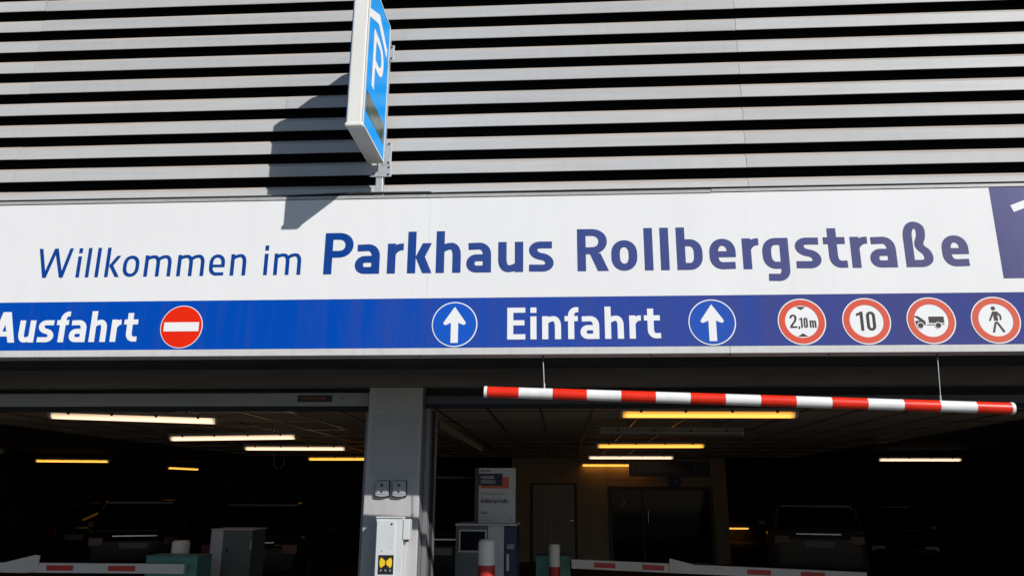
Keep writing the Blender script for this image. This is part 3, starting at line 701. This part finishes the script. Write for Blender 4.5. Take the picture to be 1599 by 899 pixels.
lamp((6.53, 12.1, Zt), (8.2, 12.05, Zt), 'warm', 'lone warm lamp in the far right of the dark garage')

lamp((5.97, 25.7, 0.48), (6.95, 25.7, 0.48), 'yellow', 'small added yellow lamp in place of a car reflection at the far end of the garage, left of the brown hatchback')  # added lamp standing in for a lamp reflected in a car
# ------------------------------------------------------------------ back wall with doors
YW = 15.6
bw = struct(MB().box(-1.25, 4.15, YW, YW + .25, -.3, 2.53).build('partition_wall', 'wall_beige'))
for x0, x1, z0, z1 in ((1.17, 1.176, 0, 2.5), (1.178, 4.0, 1.985, 1.991)):
    MB().box(x0, x1, YW - .004, YW - .0005, z0, z1).build('panel_joint', 'door_frame', bw)
DR = empty('metal_door', (-.18, YW, 0), 'closed grey metal door in the beige back wall behind the white bollard', 'door')
MB().box(-.78, .40, YW - .045, YW - .004, 0, 1.905, .004).build('frame', 'door_frame', DR)
MB().box(-.71, .33, YW - .06, YW - .046, 0.02, 1.86, .004).build('leaf', 'door_grey', DR)
MB().box(.22, .30, YW - .10, YW - .061, .98, 1.01, .004).build('handle', 'chrome', DR)
MB().box(.235, .285, YW - .066, YW - .0605, .90, 1.09, .002).build('lock_plate', 'switch_grey', DR)
for z in (.25, 1.0, 1.65): MB().tube((-.715, YW - .064, z), (-.715, YW - .064, z + .11), .010, n=8).build('hinge', 'switch_grey', DR)
GD = empty('glass_door', (2.5, YW, 0), 'dark glazed double door with yellow P sticker in the beige wall', 'door')
x0, x1, zt_ = 1.19, 3.78, 1.83
for a_, b_, c_, d_2 in ((x0, x0 + .09, 0, zt_), (x1 - .09, x1, 0, zt_), (x0 + .0905, x1 - .0905, zt_ - .09, zt_), (2.02, 2.06, 0, zt_ - .0905)):
    MB().box(a_, b_, YW - .07, YW - .003, c_, d_2, .004).build('frame', 'glass_frame', GD)
for a_, b_ in ((x0 + .091, 2.019), (2.061, x1 - .091)):
    MB().box(a_, b_, YW - .035, YW - .025, .02, zt_ - .091).build('pane', 'glass_dark', GD)
MB().flat(text_tris([('P', 1.50, 1.30, .115)], .19, .17) + text_tris([('7', 1.64, 1.265, .05)], .08, .18), plane_y(YW - .038)).build('sticker', 'sticker_yellow', GD)
MB().tube((2.16, YW - .1, .95), (2.16, YW - .1, 1.25), .014, n=10).build('handle', 'chrome', GD)
LS = empty('hanging_sign', (2.1, 11.9, 2.0), 'black hanging sign reading Ladenpassage under the pale lamp', 'sign')
def ax(px_): return px_
MB().box(1.415, 3.08, 11.9, 11.96, 1.985, 2.285, .004).build('board', 'hanging_black', LS)
MB().flat(text_tris(line_items('Ladenpassage', 1.47, 2.075, .13, .13, 1.02), .13, .17), plane_y(11.897)).build('lettering', 'hanging_text', LS)
MB().flat(poly_tris([(2.72, 2.13), (2.78, 2.07), (2.84, 2.13), (2.80, 2.13), (2.80, 2.22), (2.76, 2.22), (2.76, 2.13)], [(2.90, 2.10), (2.96, 2.16), (2.96, 2.12), (3.04, 2.12), (3.04, 2.08), (2.96, 2.08), (2.96, 2.04)]), plane_y(11.897)).build('arrows', 'hanging_text', LS)
for x_ in (1.6, 2.9): MB().tube((x_, 11.93, 2.285), (x_, 11.93, 2.53), .008, n=6).build('hanger', 'clip_dark', LS)
AS = empty('arrow_sign', (2.86, YW, 1.95), 'round blue sign with white right arrow above the glazed door', 'sign')
MB().tube((2.86, YW - .012, 1.955), (2.86, YW - .0045, 1.955), .165, n=32).build('plate', 'arrow_blue', AS)
MB().flat(poly_tris([(2.74, 1.945), (2.88, 1.945), (2.83, 1.895), (2.88, 1.895), (2.96, 1.96), (2.88, 2.025), (2.83, 2.025), (2.88, 1.975), (2.74, 1.975)]), plane_y(YW - .0145)).build('arrow', 'board_grey', AS)

# ------------------------------------------------------------------ ticket machine, notice board
T_ = empty('ticket_machine', (-.65, 2.5, 0), 'grey ticket machine with framed window and blue front behind the white bollard', 'ticket machine')
MB().box(-.909, -.6325, 2.30, 2.80, 0, 1.342, .004).build('cabinet', 'cabinet_grey', T_)
MB().box(-.6315, -.493, 2.292, 2.80, 0, 1.344, .004).build('side_panel', 'cabinet_light', T_)
MB().box(-.492, -.385, 2.32, 2.79, 0, 1.338, .004).build('blue_front', 'cabinet_blue', T_)
MB().box(-.915, -.38, 2.285, 2.81, 1.345, 1.362, .003).build('top_cover', 'cabinet_light', T_)
for a_, b_, c_, d_2 in ((-.881, -.867, 1.127, 1.312), (-.655, -.641, 1.127, 1.312), (-.8665, -.6555, 1.127, 1.141), (-.8665, -.6555, 1.298, 1.312)):
    MB().box(a_, b_, 2.286, 2.2995, c_, d_2, .002).build('window_frame', 'cabinet_light', T_)
MB().box(-.8665, -.6555, 2.292, 2.2995, 1.1415, 1.2975).build('window', 'glass_dark', T_)
MB().box(-.470, -.405, 2.312, 2.3195, 1.155, 1.195, .001).build('label', 'board_grey', T_)
MB().box(-.472, -.448, 2.305, 2.3195, .98, 1.115, .002).build('coin_slot', 'cabinet_light', T_)
NB = empty('notice_board', (-.567, 2.42, 1.362), 'white parking services notice board standing on the ticket machine', 'notice board')
MB().box(-.762, -.727, 2.385, 2.46, 1.3625, 1.834, .003).build('side_frame', 'door_frame', NB)
fb = MB().box(-.7265, -.402, 2.39, 2.45, 1.3625, 1.832, .002).build('panel', 'board_white', NB)
Yb = 2.3885
MB().flat(poly_tris([(-.7245, 1.680), (-.515, 1.680), (-.515, 1.783), (-.7245, 1.783)]), plane_y(Yb - .0010)).build('navy_field', 'board_navy', fb)
MB().flat(poly_tris([(-.705, 1.657), (-.457, 1.657), (-.457, 1.755), (-.705, 1.755)]), plane_y(Yb)).build('orange_field', 'board_orange', fb)
MB().flat(text_tris(line_items('PARKING', -.708, 1.737, .027, .12, .95) + line_items('SERVICES', -.708, 1.699, .027, .12, .90), .027, .17), plane_y(Yb - .0022)).build('lettering', 'board_white', fb)
MB().flat(text_tris(line_items('Herzlich Willkommen in der', -.706, 1.604, .016, .12, .86), .016, .13), plane_y(Yb)).build('lettering', 'board_grey', fb)
MB().flat(text_tris(line_items('Rollbergstraße', -.706, 1.533, .036, .13, .80), .036, .165), plane_y(Yb)).build('lettering', 'board_navy', fb)
MB().flat(text_tris(line_items('Tarife', -.706, 1.440, .022, .12, .85), .022, .16), plane_y(Yb)).build('lettering', 'board_navy', fb)
MB().flat(poly_tris([(-.706, 1.800), (-.692, 1.800), (-.692, 1.815), (-.706, 1.815)], [(-.688, 1.803), (-.622, 1.803), (-.622, 1.811), (-.688, 1.811)]), plane_y(Yb)).build('logo_mark', 'board_navy', fb)
MB().flat(poly_tris([(-.706, 1.411), (-.640, 1.411), (-.640, 1.417), (-.706, 1.417)], [(-.46, 1.411), (-.425, 1.411), (-.425, 1.417), (-.46, 1.417)], [(-.706, 1.387), (-.60, 1.387), (-.60, 1.393), (-.706, 1.393)], [(-.465, 1.387), (-.425, 1.387), (-.425, 1.393), (-.465, 1.393)]), plane_y(Yb)).build('small_print', 'board_grey', fb)
LC = empty('control_cabinet', (-3.58, 4.2, 0), 'grey control cabinet with pale side strip right of the left barrier', 'cabinet')
MB().box(-3.685, -3.366, 4.0, 4.4, 0, 1.216, .004).build('cabinet', 'cabinet_grey', LC)
MB().box(-3.822, -3.6865, 3.995, 4.4, 0, 1.216, .004).build('side_panel', 'cabinet_light', LC)
MB().box(-3.828, -3.345, 3.985, 4.41, 1.2165, 1.228, .003).build('top_cover', 'cabinet_light', LC)

for z in (.18, 1.02): MB().box(-3.378, -3.366 + .008, 3.985, 3.9995, z, z + .09, .002).build('hinge', 'switch_grey', LC)
MB().box(-3.640, -3.620, 3.990, 3.9995, .98, 1.03, .002).build('lock', 'bolt_dark', LC)
MB().box(-3.676, -3.374, 3.9965, 3.9995, 1.150, 1.153).build('door_seam', 'bolt_dark', LC)
# ------------------------------------------------------------------ bollards
def bollard(x, y, r, top, lab, zr):
    o = empty('bollard', (x, y, 0), lab, 'bollard', 'white bollards in the garage entrance')
    MB().lathe((x, y, 0), [(r, 0), (r, top - .03), (r * .94, top - .012), (r * .75, top - .002), (.01, top)], 24).build('post', 'bollard_white', o)
    if zr: MB().lathe((x, y, 0), [(r + .0012, .35), (r + .0012, zr)], 24).build('red_band', 'bollard_red', o)
    return o
bollard(-.594, 1.80, .066, 1.262, 'thick white bollard with red lower half in front of the ticket machine', 1.068)
bollard(-.079, 4.20, .059, 1.092, 'slim white bollard with red lower half by the turquoise barrier post', .86)
bollard(-4.03, 3.75, .09, 1.120, 'plain white bollard top behind the left turquoise barrier post', .5)

# ------------------------------------------------------------------ barriers
def barrier(name_label, post, arm, wedge, reds, capx):
    (xa, xb, ya, yb, zt1) = post; (ax0, ax1, y, zl, zr_, hh) = arm
    o = empty('barrier', ((xa + xb) / 2, (ya + yb) / 2, 0), name_label, 'barrier', 'entrance barriers')
    MB().box(xa, xb, ya, yb, 0, zt1, .006).build('post', 'turquoise', o)
    MB().box(xa - .006, xb + .006, ya - .006, yb + .006, zt1 + .0005, zt1 + .010, .003).build('post_cap', 'turquoise', o)
    MB().box(xa + .03, xb - .03, ya - .002, ya - .0004, .10, zt1 - .06, .0005).build('service_panel', 'turquoise', o)
    zf = lambda x_: zl + (zr_ - zl) * (x_ - ax0) / (ax1 - ax0)
    m = MB(); hh2 = hh / 2
    A_ = MB().prism_y([(ax0, zf(ax0) - hh2), (ax1, zf(ax1) - hh2), (ax1, zf(ax1) + hh2), (ax0, zf(ax0) + hh2)], y, y + .05).build('arm', 'arm_white', o)
    for r0, r1 in reds:
        MB().prism_y([(r0, zf(r0) - hh2 * .55), (r1, zf(r1) - hh2 * .55), (r1, zf(r1) + hh2 * .55), (r0, zf(r0) + hh2 * .55)], y - .002, y - .0003).build('red_band', 'arm_red', A_)
    MB().prism_y([(u, zf(u) + v) for u, v in wedge], y - .012, y - .0022).build('hinge_plate', 'arm_white', o)
    return o
barrier('left barrier with turquoise post and lowered white arm with red bands', (-4.05, -3.535, 3.10, 3.42, 1.002), (-6.7, -3.615, 3.0, .893, .902, .088),
        [(-5.46, -.044), (-5.16, -.046), (-5.10, -.03), (-5.065, .03), (-5.06, .115), (-5.11, .118), (-5.42, .045), (-5.46, .044)],
        [(-6.3, -6.05), (-5.75, -5.50), (-4.985, -4.715), (-4.365, -4.095)], 0)
barrier('right barrier with turquoise post and lowered white arm with red bands', (-.288, .092, 4.40, 4.75, .948), (.105, 3.2, 4.20, .888, .788, .092),
        [(1.150, -.045), (1.75, -.045), (1.72, .01), (1.42, .046), (1.165, .098), (1.150, .098)],
        [(.345, .575), (.86, 1.09), (1.415, 1.66), (1.965, 2.21), (2.52, 2.77)], 0)

# ------------------------------------------------------------------ parked cars in the dark
def loft(stations, n=None):
    mb = MB(); n = len(stations[0]); vs = [p for s in stations for p in s]
    fs = [(k * n + i, k * n + (i + 1) % n, (k + 1) * n + (i + 1) % n, (k + 1) * n + i) for k in range(len(stations) - 1) for i in range(n)]
    mb.add(vs, fs, True); m_ = (len(stations) - 1) * n
    mb.add(vs, [tuple(range(n)), tuple(range(m_ + n - 1, m_ - 1, -1))]); return mb
def section(y, w, z0, z1, rt=.12, n=5):
    """rounded box section in the x-z plane at y, half width w"""
    pts = []
    for cx, cz, a0 in ((w - rt, z1 - rt, 0), (-w + rt, z1 - rt, 90), (-w + rt * .6, z0 + rt * .6, 180), (w - rt * .6, z0 + rt * .6, 270)):
        r = rt if a0 < 180 else rt * .6
        for i in range(n): t = radians(a0 + 90 * i / (n - 1)); pts.append((cx + r * cos(t), y, cz + r * sin(t)))
    return pts
def car(x, y, rz, paint, label, h=1.45, L=4.3, W=1.78, van=False):
    o = empty('parked_car', (0, 0, 0), label, 'car', 'cars parked inside the garage')
    hw = W / 2; b = .86 if not van else .98
    st = [(-L / 2, hw * .80, .35, b - .16, .10), (-L / 2 + .06, hw * .93, .26, b - .02, .13), (-L / 2 + .5, hw, .22, b + .03, .14), (0, hw, .22, b, .12), (L / 2 - 1.15, hw, .22, b - .03, .14), (L / 2 - .35, hw * .95, .24, b - .16, .16), (L / 2 - .05, hw * .82, .30, b - .32, .14), (L / 2, hw * .70, .38, b - .40, .08)]
    loft([section(*s) for s in st]).build('body', paint, o)
    rear = -L / 2 + (.10 if van else .22); r2_ = -L / 2 + (.28 if van else .75); f1 = L / 2 - (1.5 if van else 1.95); f0 = L / 2 - (.95 if van else 1.12)
    gl = [(rear, hw * .84, b - .05, b + .04, .04), (rear + (r2_ - rear) * .5, hw * .81, b - .05, b + .02 + (h - b) * .55, .10), (r2_, hw * .76, b - .05, h - .04, .14), ((r2_ + f1) / 2, hw * .77, b - .05, h - .012, .14), (f1, hw * .75, b - .05, h - .05, .14), ((f1 + f0) / 2, hw * .80, b - .06, b + (h - b) * .48, .10), (f0, hw * .85, b - .08, b + .01, .03)]
    loft([section(*s) for s in gl]).build('greenhouse', 'car_glass', o)
    rf = [(r2_ - .06, hw * .70, h - .065, h - .03, .015), (r2_ + .10, hw * .735, h - .06, h - .006, .03), ((r2_ + f1) / 2, hw * .745, h - .05, h + .006, .03), (f1 - .05, hw * .73, h - .07, h - .022, .025), (f1 + .08, hw * .69, h - .10, h - .075, .012)]
    loft([section(*s) for s in rf]).build('roof', paint, o)
    for s in (-1, 1):
        for ya, yb_, za, zb_ in (((f0 - .02), f1, b, h - .05), ((r2_ + f1) / 2 + .05, (r2_ + f1) / 2 - .05, b, h - .03), (rear + .03, r2_, b, h - .05)):
            MB().tube((s * hw * .845, ya, za), (s * hw * .765, yb_, zb_), .030, n=6).build('window_post', paint, o)
        lamp_ = MB().box(min(s * hw * .60, s * hw * .90), max(s * hw * .60, s * hw * .90), -L / 2 - .012, -L / 2 + .12, b - .26, b - .08, .02).build('tail_light', 'tail_red', o)
        MB().box(min(s * hw * .45, s * hw * .78), max(s * hw * .45, s * hw * .78), L / 2 - .14, L / 2 - .02, b - .42, b - .31, .02).build('headlight', 'head_clear', o)
        MB().box(min(s * hw * .98, s * (hw + .17)), max(s * hw * .98, s * (hw + .17)), f0 - .42, f0 - .28, b - .02, b + .11, .03).build('mirror', paint, o)
        for yw in (-L / 2 + .80, L / 2 - .85):
            w_ = MB().tube((s * (hw - .20), yw, .31), (s * (hw + .005), yw, .31), .31, n=24).build('wheel', 'tyre', o)
            MB().tube((s * (hw - .02), yw, .31), (s * (hw + .012), yw, .31), .20, .185, n=16).build('rim', 'rim', w_)
    MB().box(-.26, .26, -L / 2 - .016, -L / 2 + .01, b - .30, b - .19, .002).build('number_plate', 'plate_white', o)
    MB().box(-.40, .40, -L / 2 + .0, -L / 2 + .05, b - .08, b - .05, .004).build('chrome_strip', 'chrome', o)
    o.location = (x, y, 0); o.rotation_euler = (0, 0, rz)
    return o
car(5.35, 13.1, radians(-13), 'car_brown', 'dark brown hatchback seen from behind on the right side of the garage', h=1.47, W=1.80, van=True)
car(-2.15, 10.4, radians(4), 'car_black', 'tall black van seen from behind, parked beyond the ticket machine', h=1.92, L=4.6, W=1.85, van=True)
car(-9.3, 12.6, radians(27), 'car_bluegrey', 'dark blue grey car seen from behind at the far left of the entrance', h=1.46)
car(-5.6, 11.0, radians(8), 'car_graphite', 'graphite car parked beyond the left barrier arm', h=1.45)
car(-3.2, 12.4, radians(186), 'car_black', 'black car facing out, parked left of the grey pillar', h=1.44)
car(-10.8, 15.5, radians(-12), 'car_maroon', 'dark maroon car deep in the left of the garage', h=1.5)
car(8.0, 16.0, radians(170), 'car_graphite', 'graphite car deep in the right of the garage under the lone lamp', h=1.45)

# ------------------------------------------------------------------ pipe end hanging under the ceiling
pts = [(-5.05, 9.0, 2.50), (-5.05, 9.0, 2.12)] + [(-5.05 + .09 * (1 - cos(t * pi / 8)), 9.0, 2.12 - .09 * sin(t * pi / 8)) for t in range(1, 9)] + [(-4.87, 9.0, 2.20)]
tag(MB().path(pts, .016, 10).build('drain_pipe', 'door_frame'), 'short hooked drain pipe hanging under the ceiling in the left entrance', 'pipe')
